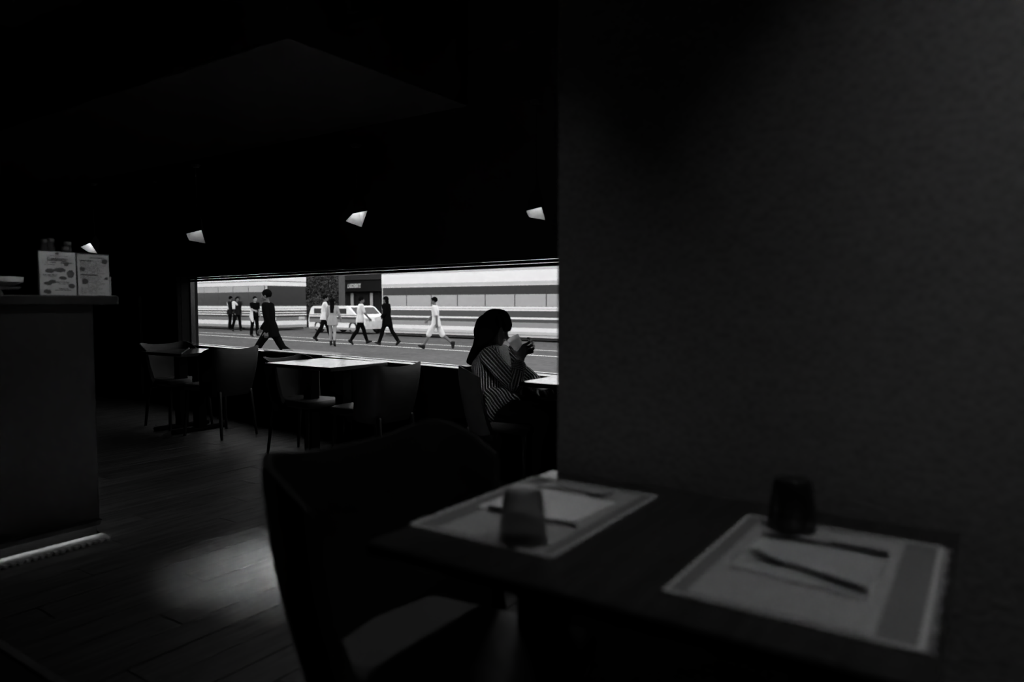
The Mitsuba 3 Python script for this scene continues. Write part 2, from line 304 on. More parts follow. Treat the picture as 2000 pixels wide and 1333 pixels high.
# ------------------------------------------------------------------ things on the set table
TZ = 0.7505
def placemat(s0, s1, n0, n1, label, flip=False):
    k = thing('placemat', label, 'placemat')
    b = 0.055; sm = s0 + s1
    SN = globals()['SN'] @ (move(sm, n0 + n1) @ rot((0, 0, 1), 180) if flip else np.eye(4))
    part(k, 'panel', at(box(s0 + b * 0.55, s1 - b, n0 + 0.012, n1 - 0.012, TZ, TZ + 0.0030, 0.001), SN), 'm_weave')
    part(k, 'border', cat(*[at(box(a, c, n0 + 0.004, n1 - 0.004, TZ, TZ + 0.0022, 0.0008), SN) for a, c in ((s0, s0 + b * 0.55), (s1 - b, s1))]), 'm_sheer', label='darker sheer border')
    part(k, 'piping', cat(*[at(box(*q, TZ, TZ + 0.0036, 0.001), SN) for q in ((s0 - 0.004, s0 + 0.003, n0, n1), (s1 - 0.003, s1 + 0.006, n0, n1), (s0, s1, n0 - 0.003, n0 + 0.004), (s0, s1, n1 - 0.004, n1 + 0.003))]), 'm_piping')
    fr = []
    for i in range(70):
        nn = n0 + (i + 0.5) * (n1 - n0) / 70
        fr.append(at(box(s1 + 0.004, s1 + 0.012 + RNG.uniform(0, 0.008), nn - 0.0012, nn + 0.0012, TZ, TZ + 0.0016), SN))
    part(k, 'fringe', cat(*fr), 'm_piping', kind='stuff')
placemat(-0.972, -0.640, 1.075, 1.560, 'woven placemat at the left end of the set table, under the grey tumbler', True)
placemat(-0.415, -0.062, 1.050, 1.528, 'woven placemat nearest the camera at the right end of the set table')
def quad_slab(pts, z0, z1):
    return trimesh.convex.convex_hull(np.array([(x, y, z) for x, y in pts for z in (z0, z1)]))
whole('napkin', at(quad_slab([(-0.355, 1.390), (-0.133, 1.408), (-0.145, 1.178), (-0.365, 1.205)], TZ + 0.003, TZ + 0.0065), SN), 'm_napkin', 'white folded paper napkin on the placemat nearest the camera', 'napkin')
whole('napkin', at(quad_slab([(-0.935, 1.245), (-0.700, 1.235), (-0.690, 1.445), (-0.925, 1.455)], TZ + 0.003, TZ + 0.0065), SN), 'm_napkin', 'white folded paper napkin behind the grey tumbler', 'napkin')
def fork_mesh():
    ms = [hull(sph((0, 0, 0.004), (0.004, 0.008, 0.002)), sph((0.055, 0, 0.0065), (0.006, 0.0065, 0.0022))), hull(sph((0.055, 0, 0.0065), (0.006, 0.0065, 0.0022)), sph((0.125, 0, 0.007), (0.004, 0.0032, 0.002))),
          hull(sph((0.125, 0, 0.007), (0.004, 0.0032, 0.002)), sph((0.146, 0, 0.003), (0.006, 0.011, 0.0018)))]
    for y in (-0.0096, -0.0032, 0.0032, 0.0096):
        ms += [hull(sph((0.148, y, 0.0028), (0.004, 0.0021, 0.0016), 8), sph((0.172, y, 0.005), (0.003, 0.0018, 0.0014), 8)), hull(sph((0.172, y, 0.005), (0.003, 0.0018, 0.0014), 8), sph((0.196, y, 0.013), (0.002, 0.0012, 0.001), 8))]
    return tm(union(ms))
def knife_mesh():
    return tm(union([hull(sph((0, 0, 0.005), (0.005, 0.0095, 0.0042)), sph((0.09, 0, 0.005), (0.006, 0.0075, 0.0042))), hull(sph((0.09, 0, 0.005), (0.006, 0.0075, 0.003)), sph((0.105, 0, 0.004), (0.004, 0.006, 0.002))),
                     hull(sph((0.105, 0, 0.004), (0.004, 0.006, 0.002)), sph((0.12, 0.001, 0.003), (0.006, 0.010, 0.0012)), sph((0.20, 0.002, 0.003), (0.006, 0.0085, 0.0012)), sph((0.218, -0.004, 0.003), (0.003, 0.003, 0.001)))]))
FORK, KNIFE = fork_mesh(), knife_mesh()
def lay(name, mesh, s, n, deg, label): whole(name, at(mesh, SN @ move(s, n, TZ + 0.0065) @ rot((0, 0, 1), deg)), 'm_steel_dark', label, name, smooth=40)
lay('fork', FORK, -0.150, 1.207, 162, 'dark steel fork lying across the front edge of the nearest napkin')
lay('knife', KNIFE, -0.140, 1.405, 179, 'dark steel knife along the back edge of the nearest napkin')
lay('knife', KNIFE, -0.895, 1.240, 1, 'dark steel knife passing behind the grey tumbler')
lay('fork', FORK, -0.905, 1.462, 0, 'dark steel fork at the back of the left placemat, near the wall')
tumbler = [(0.0478, 0.0), (0.0455, 0.03), (0.0385, 0.085), (0.0355, 0.097), (0.031, 0.102), (0.0, 0.103)]
def glass(s, n, m, label):
    k = thing('tumbler', label, 'glass')
    outer_w = lathe([(0.0, 0.094)] + [(0.029, 0.094), (0.0335, 0.090), (0.0425, 0.03), (0.0448, 0.0)] + tumbler, 48)
    part(k, 'bowl', at(outer_w, SN @ move(s, n, TZ + 0.003)), m, smooth=40)
    part(k, 'rim', at(trimesh.creation.torus(0.0462, 0.0018, major_sections=48, minor_sections=8), SN @ move(s, n, TZ + 0.0045)), m, smooth=True)
glass(-0.730, 1.120, 'm_glass_smoke', 'grey smoked glass tumbler upside down on the left placemat')
glass(-0.318, 1.485, 'm_glass_black', 'black tumbler upside down on the placemat nearest the camera')

# ------------------------------------------------------------------ counter at the left
k = thing('bar_counter', 'tall black bar counter at the left edge', 'counter')
part(k, 'body', at(box(-4.60, -3.78, -1.5, 1.79, 0.10, 1.20), SN), 'm_counter')
part(k, 'worktop', at(box(-4.62, -3.75, -1.5, 1.905, 1.20, 1.246, 0.004), SN), 'm_counter')
part(k, 'plinth', at(box(-4.55, -3.79, -1.5, 1.78, 0.0, 0.10), SN), 'm_counter')
part(k, 'ledge', at(box(-3.782, -3.690, -1.5, 1.80, 0.002, 0.020, 0.003), SN), 'm_alu', label='brushed metal footing strip')
for i in range(70):
    n0 = -0.3 + i * 0.030
    part(k, 'ridge', at(box(-3.689, -3.668, n0, n0 + 0.016, 0.002, 0.017, 0.002), SN), 'm_alu')
part(k, 'fascia', at(box(-3.779, -3.757, -1.5, 1.79, 0.093, 0.10), SN), 'm_table_leg')
k2 = thing('added_led_strip', 'hidden light strip added under the counter front to brighten the ledge', 'light strip')  # added emitter, hidden from view, lights the metal ledge below
dq = trimesh.Trimesh([(-3.777, -1.5, 0.088), (-3.777, 1.785, 0.088), (-3.761, 1.785, 0.088), (-3.761, -1.5, 0.088)], [(0, 1, 2), (0, 2, 3)], process=False)
if dq.face_normals[0][2] > 0: dq.invert()
part(k2, 'diffuser', at(dq, SN), 'm_white', emitter=area(LED))
part(k2, 'rail', at(box(-3.779, -3.758, -1.5, 1.785, 0.089, 0.092), SN), 'm_alu_dark')
part(k2, 'lip', at(box(-3.7595, -3.7575, -1.5, 1.785, 0.070, 0.092), SN), 'm_alu_dark')
# menu, jars and plates on the counter
k = thing('menu', 'open two-page menu with drawings and lines of text standing on the counter', 'menu')
def page(n0, n1, z0, z1, s, lean, name, m):
    V = [(s, n0, z0), (s, n1, z0), (s - lean, n1, z1), (s - lean, n0, z1)]
    uv = np.array([(0, 0), (1, 0), (1, 1), (0, 1)], float)
    return part(k, name, at(trimesh.Trimesh(V, [(0, 1, 2), (0, 2, 3)], process=False), SN), m, uv=uv)
page(1.559, 1.724, 1.2475, 1.461, -3.797, 0.004, 'page', 'm_page_left')
page(1.732, 1.886, 1.2475, 1.456, -3.797, 0.004, 'page', 'm_page_right')
tt = meshkit.text_mesh('Catálogo', 0.016, 0.0006, True)
tt.apply_translation((-tt.bounds[:, 0].mean(), 0, 0)); tt.apply_scale((1.0, 1.0, 1.0))
tt.apply_transform(np.array([[0, 0, 1, -3.7985], [1, 0, 0, 1.640], [0, 1, 0, 1.4165], [0, 0, 0, 1.0]]))
part(k, 'title', at(tt, SN), 'm_black')
part(k, 'spine', at(box(-3.815, -3.800, 1.7225, 1.7335, 1.2475, 1.459, 0.002), SN), 'm_black')
part(k, 'cover', at(box(-3.808, -3.803, 1.556, 1.889, 1.2475, 1.462), SN), 'm_black')
k = thing('menu_holder', 'pale upright plastic holder edge at the right of the menu', 'menu holder')
part(k, 'upright', at(box(-3.803, -3.797, 1.8895, 1.8930, 1.2475, 1.345, 0.001), SN), 'm_white')
part(k, 'foot', at(box(-3.86, -3.75, 1.8895, 1.897, 1.2462, 1.2475), SN), 'm_white')
def jar(s, n, z, r, label):
    k = thing('jar', label, 'jar', 'dark jars behind the menu')
    h = z - 1.247
    part(k, 'body', at(lathe([(0, 0), (r, 0), (r, h * 0.80), (r * 0.72, h * 0.90), (r * 0.72, h - 0.016), (0, h - 0.016)], 24), SN @ move(s, n, 1.247)), 'm_jar', smooth=40)
    part(k, 'lid', at(lathe([(0, h - 0.016), (r * 0.80, h - 0.016), (r * 0.80, h - 0.002), (r * 0.7, h), (0, h)], 24), SN @ move(s, n, 1.247)), 'm_lid', smooth=40)
jar(-4.00, 1.668, 1.534, 0.018, 'slim dark jar leftmost behind the menu')
jar(-4.02, 1.706, 1.541, 0.022, 'tall dark jar behind the menu, second from the left')
jar(-4.00, 1.778, 1.528, 0.022, 'dark jar with a metal lid nearest the pendant lamp')
jar(-3.93, 1.735, 1.497, 0.020, 'short dark jar in front of the others')
k = thing('serving_dish', 'shallow white serving dish cut by the left edge of the picture', 'dish')
part(k, 'bowl', at(lathe([(0.0, 0.058), (0.14, 0.058), (0.175, 0.090), (0.183, 0.090), (0.180, 0.066), (0.145, 0.048), (0.0, 0.048)], 48), SN @ move(-4.05, 1.395, 1.247)), 'm_china', smooth=40)
part(k, 'stand', at(lathe([(0.0, 0.0), (0.10, 0.0), (0.09, 0.028), (0.160, 0.030), (0.172, 0.040), (0.168, 0.042), (0.10, 0.046), (0.0, 0.046)], 48), SN @ move(-4.05, 1.395, 1.247)), 'm_china', smooth=40)
# rug at the bottom left
k = thing('floor_mat', 'dark floor mat with a paler edge at the bottom left corner', 'mat')
part(k, 'pile', at(box(-3.62, -1.6, -0.3, 0.99, 0.002, 0.010, 0.002), SN), 'm_rug')
part(k, 'edging', at(box(-3.62, -1.6, 0.985, 1.018, 0.002, 0.014, 0.003), SN), 'm_rug_edge')
# napkin stick on the far left table
whole('paper_straw', at(soft(cap((-6.05, 3.62, 0.757), 0.007, (-6.00, 3.66, 0.80), 0.006, 10), None, 0), SN), 'm_white', 'white rolled paper sachet leaning on the far left table', 'paper roll')
for q0, m0, lab in ((-6.72, 3.79, 'thin white slab added for the bright streak along the window sill'),):
    whole('sill_streak', at(box(q0, q0 + 1.05, m0 - 0.05, m0 + 0.05, ZS + 0.003, ZS + 0.012, 0.003), WN), 'm_napkin', lab, 'cloth')  # added slab, its white stands in for the lit line of the sill

# ------------------------------------------------------------------ pendant lamps
def pendant(P, label, power=1.0):
    P = np.array(P, float); c = P.mean(0)
    nrm = np.cross(P[1] - P[0], P[3] - P[0]); nrm /= np.linalg.norm(nrm)
    if nrm[2] < 0: nrm = -nrm
    L = 1.05 * np.mean([np.linalg.norm(P[i] - P[(i + 1) % 4]) for i in range(4)])
    top = c + nrm * L + (P - c) * 0.62
    k = thing('pendant_lamp', label, 'pendant lamp', None)
    def skin(a, b, lid):
        V = np.vstack([a, b]); F = []
        for i in range(4): F += [(i, (i + 1) % 4, 4 + (i + 1) % 4), (i, 4 + (i + 1) % 4, 4 + i)]
        if lid: F += [(4, 5, 6), (4, 6, 7)]
        return trimesh.Trimesh(V, F, process=False)
    part(k, 'shade', skin(c + (P - c) * 1.025 + nrm * 0.001, c + nrm * (L + 0.004) + (P - c) * 0.65, True), 'm_black', label='black folded outer shade')
    part(k, 'lining', skin(P, top, True), 'm_lining', label='white inside of the shade')
    tc = c + nrm * L
    b = trimesh.creation.icosphere(2, 0.016); b.apply_translation(c + nrm * (L - 0.03))
    part(k, 'bulb', b, 'm_white', smooth=True, emitter=area(PENDANT * power))
    zc = 2.45 if np.linalg.solve(SN[:2, :2], tc[:2])[1] > 2.215 else CEIL
    part(k, 'cord', tube([tc, tc + np.array([0, 0, 0.03]), [tc[0], tc[1], zc]], 0.004, 8), 'm_black')
    part(k, 'ceiling_rose', at(lathe([(0, 0), (0.045, 0), (0.03, -0.02), (0.0, -0.022)], 20), move(tc[0], tc[1], zc)), 'm_black')
pendant([[-2.887, 6.303, 1.822], [-2.739, 6.275, 1.852], [-2.792, 6.469, 1.752], [-2.907, 6.402, 1.772]], 'black pendant lamp with white inside over the left end of the window')
pendant([[-1.303, 5.576, 1.849], [-1.227, 5.492, 1.898], [-1.112, 5.476, 1.918], [-1.2, 5.673, 1.813]], 'brightest black pendant lamp, hanging over the white-topped table', 3.3)
pendant([[0.086, 4.34, 1.769], [0.176, 4.279, 1.785], [0.207, 4.442, 1.727], [0.107, 4.417, 1.741]], 'black pendant lamp with white inside over the seated woman, next to the grey wall', 1.3)
pendant([[-4.458, 7.342, 1.787], [-4.314, 7.269, 1.824], [-4.323, 7.404, 1.723], [-4.418, 7.398, 1.74]], 'black pendant lamp with white inside just above the menu', 2.0)

# ------------------------------------------------------------------ the street
GZ = -0.26
struct('ground', at(box(-160, 120, MW + th - 0.02, 160, GZ - 0.1, GZ), WN), 'm_asphalt', 'grey asphalt street outside the window')
def road_line(a, b, w, label):
    a, b = np.array(a), np.array(b); t = (b - a) / np.linalg.norm(b - a); n = np.array([-t[1], t[0]]) * w / 2
    V = np.array([(*q, z) for q in (a - n, b - n, b + n, a + n) for z in (GZ + 0.0002, GZ + 0.0015)])
    whole('road_line', trimesh.convex.convex_hull(V), 'm_line', label, 'road line')
def through(p, q, far, near):
    p, q = np.array(p), np.array(q); t = (q - p) / np.linalg.norm(q - p); return p - t * far, q + t * near
road_line(*through((-15.85, 33.83), (1.19, 19.30), 30, 12), 0.13, 'long white line on the asphalt, the nearer of the two')
road_line(*through((-8.60, 29.62), (1.33, 21.56), 42, 12), 0.11, 'long white line on the asphalt, the farther of the two')
road_line(*through((-14.5, 27.9), (-8.2, 22.2), 12, 1.0), 0.12, 'short white line on the asphalt near the left end of the window')

ST0 = 21.9                                               # distance of the vehicles' near side across the street
def st(e, d, z=0.0): return ST @ move(e, ST0 + d, GZ + z)
def rounded(x0, x1, y0, y1, z0, z1, r, n=8):
    c = hull(*[sph((x, y, z), r, n * 2) for x in (x0 + r, x1 - r) for y in (y0 + r, y1 - r) for z in (z0 + r, z1 - r)]); return tm(c)
def strip(k, x0, x1, z0, z1, m, M, y=-0.012, name='stripe', ends=True, W=2.5):
    """one livery band round the side and the right-hand end"""
    part(k, name, at(cat(box(x0, x1 + 0.012, y, 0.02, z0, z1, 0.004), box(x1 - 0.03, x1 + 0.012, 0.02, W - 0.02, z0, z1, 0.004)) if ends else box(x0, x1, y, 0.02, z0, z1, 0.004), M), m)
def wheel(k, x, y, r, w, M):
    t = lathe([(r * 0.62, -w / 2), (r * 0.93, -w / 2), (r, -w * 0.3), (r, w * 0.3), (r * 0.93, w / 2), (r * 0.62, w / 2), (r * 0.62, -w / 2)], 32)
    M2 = M @ move(x, y + w / 2, r + 0.002) @ rot((1, 0, 0), 90)
    wk = part(k, 'wheel', at(t, M2), 'm_tire', smooth=40)
    part(wk, 'hub', at(lathe([(0, w * 0.32), (r * 0.35, w * 0.36), (r * 0.62, w * 0.44), (r * 0.62, -w * 0.3), (0, -w * 0.3)], 24), M2), 'm_alu_dark', smooth=40)
def bus(e0, L, label, kind):
    k = thing('bus', label, 'bus'); M = st(e0, 0)
    H, W = 3.02, 2.5
    part(k, 'body', at(rounded(0, L, 0, W, 0.14, H, 0.10), M), 'm_paint_light' if kind else 'm_paint_light', smooth=30)
    part(k, 'underbody', at(box(0.15, L - 0.15, 0.12, W - 0.12, 0.05, 0.2), M), 'm_paint_black')
    bands = [(0.15, 0.29, 'mid'), (0.29, 0.52, 'white'), (0.52, 0.70, 'grey' if not kind else 'mid'), (0.70, 0.80, 'black' if not kind else 'dark'), (0.80, 0.865, 'white'), (0.865, 0.93, 'dark'), (0.93, 0.985, 'white' if not kind else 'dark'),
             (0.985, 1.06, 'black' if not kind else 'dark'), (1.06, 1.14, 'white' if not kind else 'grey'), (1.14, 1.165, 'grey'), (1.165, 1.29, 'white'), (1.29, 1.325, 'dark' if not kind else 'light'),
             (2.37, 2.58, 'white'), (2.58, 2.615, 'grey'), (2.615, 2.90, 'white')] if not kind else \
            [(0.15, 0.22, 'light'), (0.22, 0.26, 'mid'), (0.26, 0.36, 'light'), (0.36, 0.52, 'white'), (0.52, 0.715, 'mid'), (0.715, 0.84, 'dark'), (0.84, 0.915, 'white'), (0.915, 1.16, 'dark'),
             (1.16, 1.225, 'white'), (1.225, 1.245, 'mid'), (1.245, 1.325, 'white'), (2.135, 2.165, 'white'), (2.165, 2.29, 'light'), (2.29, 2.72, 'white'), (2.72, 2.90, 'light')]
    for z0, z1, c in bands: strip(k, 0.05, L, z0 + 0.002, z1 - 0.002, 'm_paint_' + c, M)
    # window panes, each its own, nearly flush
    part(k, 'window_band', at(box(0.12, L - 0.12, -0.006, 0.03, 1.325, 2.365 if not kind else 2.135, 0.003), M), 'm_paint_black')
    n = int(round((L - 0.3) / 1.42)); step = (L - 0.3) / n
    ztop, zmid = (2.36, 2.04) if not kind else (2.13, 1.80)
    for i in range(n):
        a, b = 0.15 + i * step + 0.012, 0.15 + (i + 1) * step - 0.012
        f = part(k, 'window', at(box(a, b, -0.010, 0.03, 1.33, ztop, 0.004), M), 'm_tint')
        if kind: part(f, 'blind', at(box(a + 0.01, b - 0.01, -0.014, 0.0, 1.335, zmid), M), 'm_film', label='paler lower half of the pane')
        else: part(f, 'quarter_light', at(box(a + 0.01, b - 0.01, -0.016, 0.0, zmid, ztop - 0.01), M), 'm_film', label='paler hopper pane along the top')
    part(k, 'windscreen', at(box(L - 0.02, L + 0.018, 0.06, W - 0.06, 1.33, 2.36, 0.006), M), 'm_tint')
    part(k, 'headlight', at(rounded(L - 0.05, L + 0.03, 0.14, 0.55, 0.56, 0.72, 0.025), M), 'm_lamp_glass', smooth=40)
    part(k, 'headlight', at(rounded(L - 0.05, L + 0.03, W - 0.55, W - 0.14, 0.56, 0.72, 0.025), M), 'm_lamp_glass', smooth=40)
    part(k, 'roof_pod', at(rounded(L * 0.3, L * 0.3 + 2.4, 0.5, W - 0.5, 2.9, 3.2, 0.12), M), 'm_paint_light', smooth=30)
    for x in (2.6, L - 2.5):
        wheel(k, x, 0.02, 0.46, 0.28, M); wheel(k, x, W - 0.32, 0.46, 0.28, M)
bus(-44.1, 11.9, 'white striped city bus with dark windows at the left of the window', 0)
bus(-23.6, 17.8, 'white striped coach with pale lower windows at the right of the window, behind the woman', 1)
# the low pale car between them
k = thing('car', 'low white estate car standing between the two buses', 'car'); M = st(-29.1, 0.25); L = 4.15
prof = [(0.02, 0.25), (0.0, 0.62), (0.05, 0.88), (0.22, 1.24), (0.40, 1.315), (2.75, 1.325), (3.0, 1.27), (3.45, 0.92), (4.05, 0.82), (4.15, 0.62), (4.13, 0.25)]
from shapely.geometry import Polygon
body = trimesh.creation.extrude_polygon(Polygon(prof), 1.65, engine='earcut'); body.apply_transform(np.array([[1, 0, 0, 0], [0, 0, 1, 0.0], [0, 1, 0, 0], [0, 0, 0, 1.0]])); body.fix_normals()
part(k, 'body', at(body, M), 'm_paint_white')
for a, b in ((0.45, 1.15), (1.20, 1.95), (2.00, 2.85)):
    part(k, 'window', at(box(a, b, -0.012, 0.02, 0.95, 1.20, 0.005), M), 'm_tint')
part(k, 'windscreen', at(trimesh.convex.convex_hull(np.array([(x + 0.02, y, z + 0.02) for x, z in ((3.02, 1.24), (3.42, 0.95)) for y in (0.12, 1.53)] + [(x - 0.03, y, z - 0.03) for x, z in ((3.02, 1.24), (3.42, 0.95)) for y in (0.12, 1.53)])), M), 'm_tint')
part(k, 'roof_rail', at(tube([(0.5, 0.10, 1.325), (0.6, 0.10, 1.352), (2.5, 0.10, 1.352), (2.65, 0.10, 1.325)], 0.014), M), 'm_paint_black')
for z0, z1, c in ((0.20, 0.30, 'mid'), (0.53, 0.70, 'grey'), (0.70, 0.80, 'black'), (0.865, 0.90, 'dark')): part(k, 'moulding', at(box(0.08, 4.07, -0.014, 0.02, z0, z1, 0.004), M), 'm_paint_' + c)
part(k, 'headlight', at(rounded(4.03, 4.16, 0.02, 0.36, 0.62, 0.76, 0.03), M), 'm_lamp_glass', smooth=40)
part(k, 'tail_light', at(rounded(-0.02, 0.06, 0.02, 0.22, 0.70, 0.92, 0.03), M), 'm_paint_mid', smooth=40)
for x in (0.75, 3.3): wheel(k, x, -0.01, 0.31, 0.19, M); wheel(k, x, 1.46, 0.31, 0.19, M)

# behind the gap: trees, a street post, a dark shop front
def leaves(n, c, r, size, rng):
    P = rng.normal(size=(n, 3)); P /= np.linalg.norm(P, axis=1)[:, None]; P *= (rng.random((n, 1)) ** 0.45)
    P = np.array(c) + P * np.array(r) * (0.75 + 0.5 * meshkit.noise(P * 2.5 + np.array(c), 3)[:, None])
    a = rng.normal(size=(n, 3)); a /= np.linalg.norm(a, axis=1)[:, None]; b = np.cross(a, rng.normal(size=(n, 3))); b /= np.linalg.norm(b, axis=1)[:, None]
    s = size * (0.6 + 0.8 * rng.random((n, 1)))
    V = np.stack([P - a * s, P + b * s * 0.45, P + a * s, P - b * s * 0.45], 1).reshape(-1, 3)
    i = np.arange(n)[:, None] * 4
    return trimesh.Trimesh(V, np.vstack([i + [0, 1, 2], i + [0, 2, 3]]), process=False)
def tree(e, d, h, r, label, seed):
    k = thing('tree', label, 'tree', None); rng = np.random.default_rng(seed); M = st(e, d)
    part(k, 'trunk', at(cat(tube([(0, 0, -0.05), (0.05, 0, h * 0.3), (0.0, 0.05, h * 0.55)], [0.16, 0.12, 0.08], 10), *[tube([(0.02, 0.02, h * 0.42), (r * 0.5 * math.cos(q), r * 0.5 * math.sin(q), h * 0.7)], [0.07, 0.025], 7) for q in (0.4, 1.9, 3.3, 4.8)]), M), 'm_bark')
    part(k, 'foliage', at(leaves(6500, (0, 0, h * 0.62), (r, r, h * 0.40), 0.10, rng), M), 'm_leaf', kind='stuff')
for i, (e, d, h, r, lab) in enumerate(((-43.6, 8.4, 3.9, 1.5, 'dark leafy tree behind the left bus'), (-40.4, 8.0, 4.0, 1.45, 'dark leafy tree in the gap, right beside the left bus'), (-37.75, 8.2, 4.0, 0.95, 'dark leafy tree in the gap beside the shop front'))):
    tree(e, d, h, r, lab, 40 + i)
k = thing('hedge', 'dark hedge behind the low car', 'hedge')
part(k, 'foliage', at(leaves(4000, (0, 0, 0.8), (1.9, 0.5, 0.9), 0.09, np.random.default_rng(77)), st(-35.3, 5.4)), 'm_leaf', kind='stuff')
part(k, 'core', at(rounded(-1.7, 1.7, -0.3, 0.3, 0.0, 1.3, 0.2), st(-35.3, 5.4)), 'm_hedge')
k = thing('street_post', 'grey square street post rising between the two buses', 'post')
part(k, 'shaft', at(box(-0.13, 0.13, -0.13, 0.13, 0, 4.2, 0.015), st(-32.25, 5.0)), 'm_pole')
part(k, 'base', at(box(-0.2, 0.2, -0.2, 0.2, 0, 0.25, 0.02), st(-32.25, 5.0)), 'm_pole')
k = thing('shop_building', 'low dark shop front with white letters seen between the buses', 'building'); M = st(-40.3, 11.2)
part(k, 'wall', at(box(-12, 13, 0.3, 5.0, 0, 3.95), M), 'm_facade')
part(k, 'fascia', at(box(0.5, 13.1, -0.15, 0.3, 2.25, 3.05, 0.01), M), 'm_fascia')
part(k, 'cornice', at(box(0.4, 13.1, -0.25, 0.3, 3.05, 3.12, 0.01), M), 'm_facade')
txt = meshkit.text_mesh('LAICHIATI', 0.27, 0.02, True); txt.apply_scale((1.32 / txt.extents[0], 1, 1)); txt.apply_translation((-txt.bounds[0][0], 0, 0))
txt.apply_transform(np.array([[1, 0.18, 0, 1.42], [0, 0, 1, -0.175], [0, 1, 0, 2.52], [0, 0, 0, 1.0]]))
part(k, 'sign_letters', at(txt, M), 'm_letters')
for i, (a, b, z0, z1, m) in enumerate(((1.28, 1.66, 0.75, 2.2, 'm_blind'), (1.90, 3.10, 0.55, 2.2, 'm_tint'), (3.28, 3.64, 0.3, 2.2, 'm_blind'), (3.80, 4.30, 0.55, 2.2, 'm_tint'), (4.50, 5.70, 0.55, 2.2, 'm_tint'), (5.9, 7.2, 0.55, 2.2, 'm_tint'))):
    f = part(k, 'window', at(box(a, b, 0.20, 0.31, z0, z1, 0.01), M), 'm_facade'); part(f, 'pane', at(box(a + 0.04, b - 0.04, 0.185, 0.22, z0 + 0.04, z1 - 0.04), M), m)
k = thing('street_sign', 'small white sign on a thin post in front of the dark trees', 'sign')
part(k, 'panel', at(rounded(-0.17, 0.17, -0.02, 0.02, 1.55, 2.05, 0.018), st(-34.95, 4.3)), 'm_line'); part(k, 'post', at(tube([(0, 0.04, 0), (0, 0.04, 1.95)], 0.03), st(-34.95, 4.3)), 'm_line')

# ------------------------------------------------------------------ people
def head_parts(seg=14):
    e = lambda c, r: sph(c, r, seg)
    skull = e((-0.012, 0, 0.128), (0.093, 0.074, 0.090))
    jaw = hull(e((0.066, 0, 0.016), (0.018, 0.020, 0.016)), e((0.008, 0.050, 0.040), 0.020), e((0.008, -0.050, 0.040), 0.020), e((0.050, 0.036, 0.075), 0.027), e((0.050, -0.036, 0.075), 0.027), e((0.052, 0.028, 0.140), 0.030), e((0.052, -0.028, 0.140), 0.030))
    nose = union([hull(e((0.076, 0, 0.116), 0.009), e((0.104, 0, 0.076), (0.010, 0.010, 0.009)), e((0.070, 0.016, 0.082), 0.014), e((0.070, -0.016, 0.082), 0.014)), hull(e((0.106, 0, 0.074), 0.009), e((0.086, 0.013, 0.068), 0.008), e((0.086, -0.013, 0.068), 0.008))])
    lips = union([e((0.083, 0, 0.049), (0.010, 0.022, 0.0065)), e((0.080, 0, 0.038), (0.010, 0.019, 0.0065))])
    brow = hull(e((0.078, 0.030, 0.124), (0.008, 0.018, 0.006)), e((0.078, -0.030, 0.124), (0.008, 0.018, 0.006)))
    ears = union([e((-0.008, s * 0.074, 0.092), (0.019, 0.008, 0.031)) for s in (-1, 1)])
    m = union([skull, jaw, nose, lips, brow, ears])
    for s in (-1, 1): m = m - e((0.090, s * 0.033, 0.105), (0.013, 0.015, 0.010))
    return m
HEAD = head_parts()
def man_tf(man, M): return man.transform([[float(v) for v in r] for r in M[:3, :4]])
def hand_chain(wrist, d, palm, curl=25, k=1.0, seg=8):
    """palm, four fingers and a thumb; d: along the hand, palm: the way the palm faces"""
    d = np.array(d, float); d /= np.linalg.norm(d); p = np.array(palm, float); p -= d * (p @ d); p /= np.linalg.norm(p); s = np.cross(d, p)
    W = np.array(wrist, float); out = [hull(*[sph(W + d * a * k + s * b * k, 0.013 * k, seg) for a, b in ((0.0, -0.014), (0.0, 0.014), (0.078, -0.032), (0.082, 0.030))])]
    for i, (off, ln) in enumerate(((-0.032, 0.066), (-0.011, 0.076), (0.010, 0.071), (0.030, 0.055))):
        a = W + d * 0.080 * k + s * off * k; r = 0.0088 * k; ang = 0.0
        for t in (0.45, 0.31, 0.24):
            ang += math.radians(curl + 3 * i); b = a + (d * math.cos(ang) + p * math.sin(ang)) * ln * t * k
            out.append(cap(a, r, b, r * 0.93, seg)); a, r = b, r * 0.93
    a = W + d * 0.018 * k - s * 0.020 * k; r = 0.0105 * k
    for q, ln in ((0.9, 0.040), (0.55, 0.030), (0.35, 0.024)):
        b = a + (d * math.cos(q) - s * math.sin(q) + p * 0.25) * ln * k; out.append(cap(a, r, b, r * 0.9, seg)); a, r = b, r * 0.9
    return union(out)
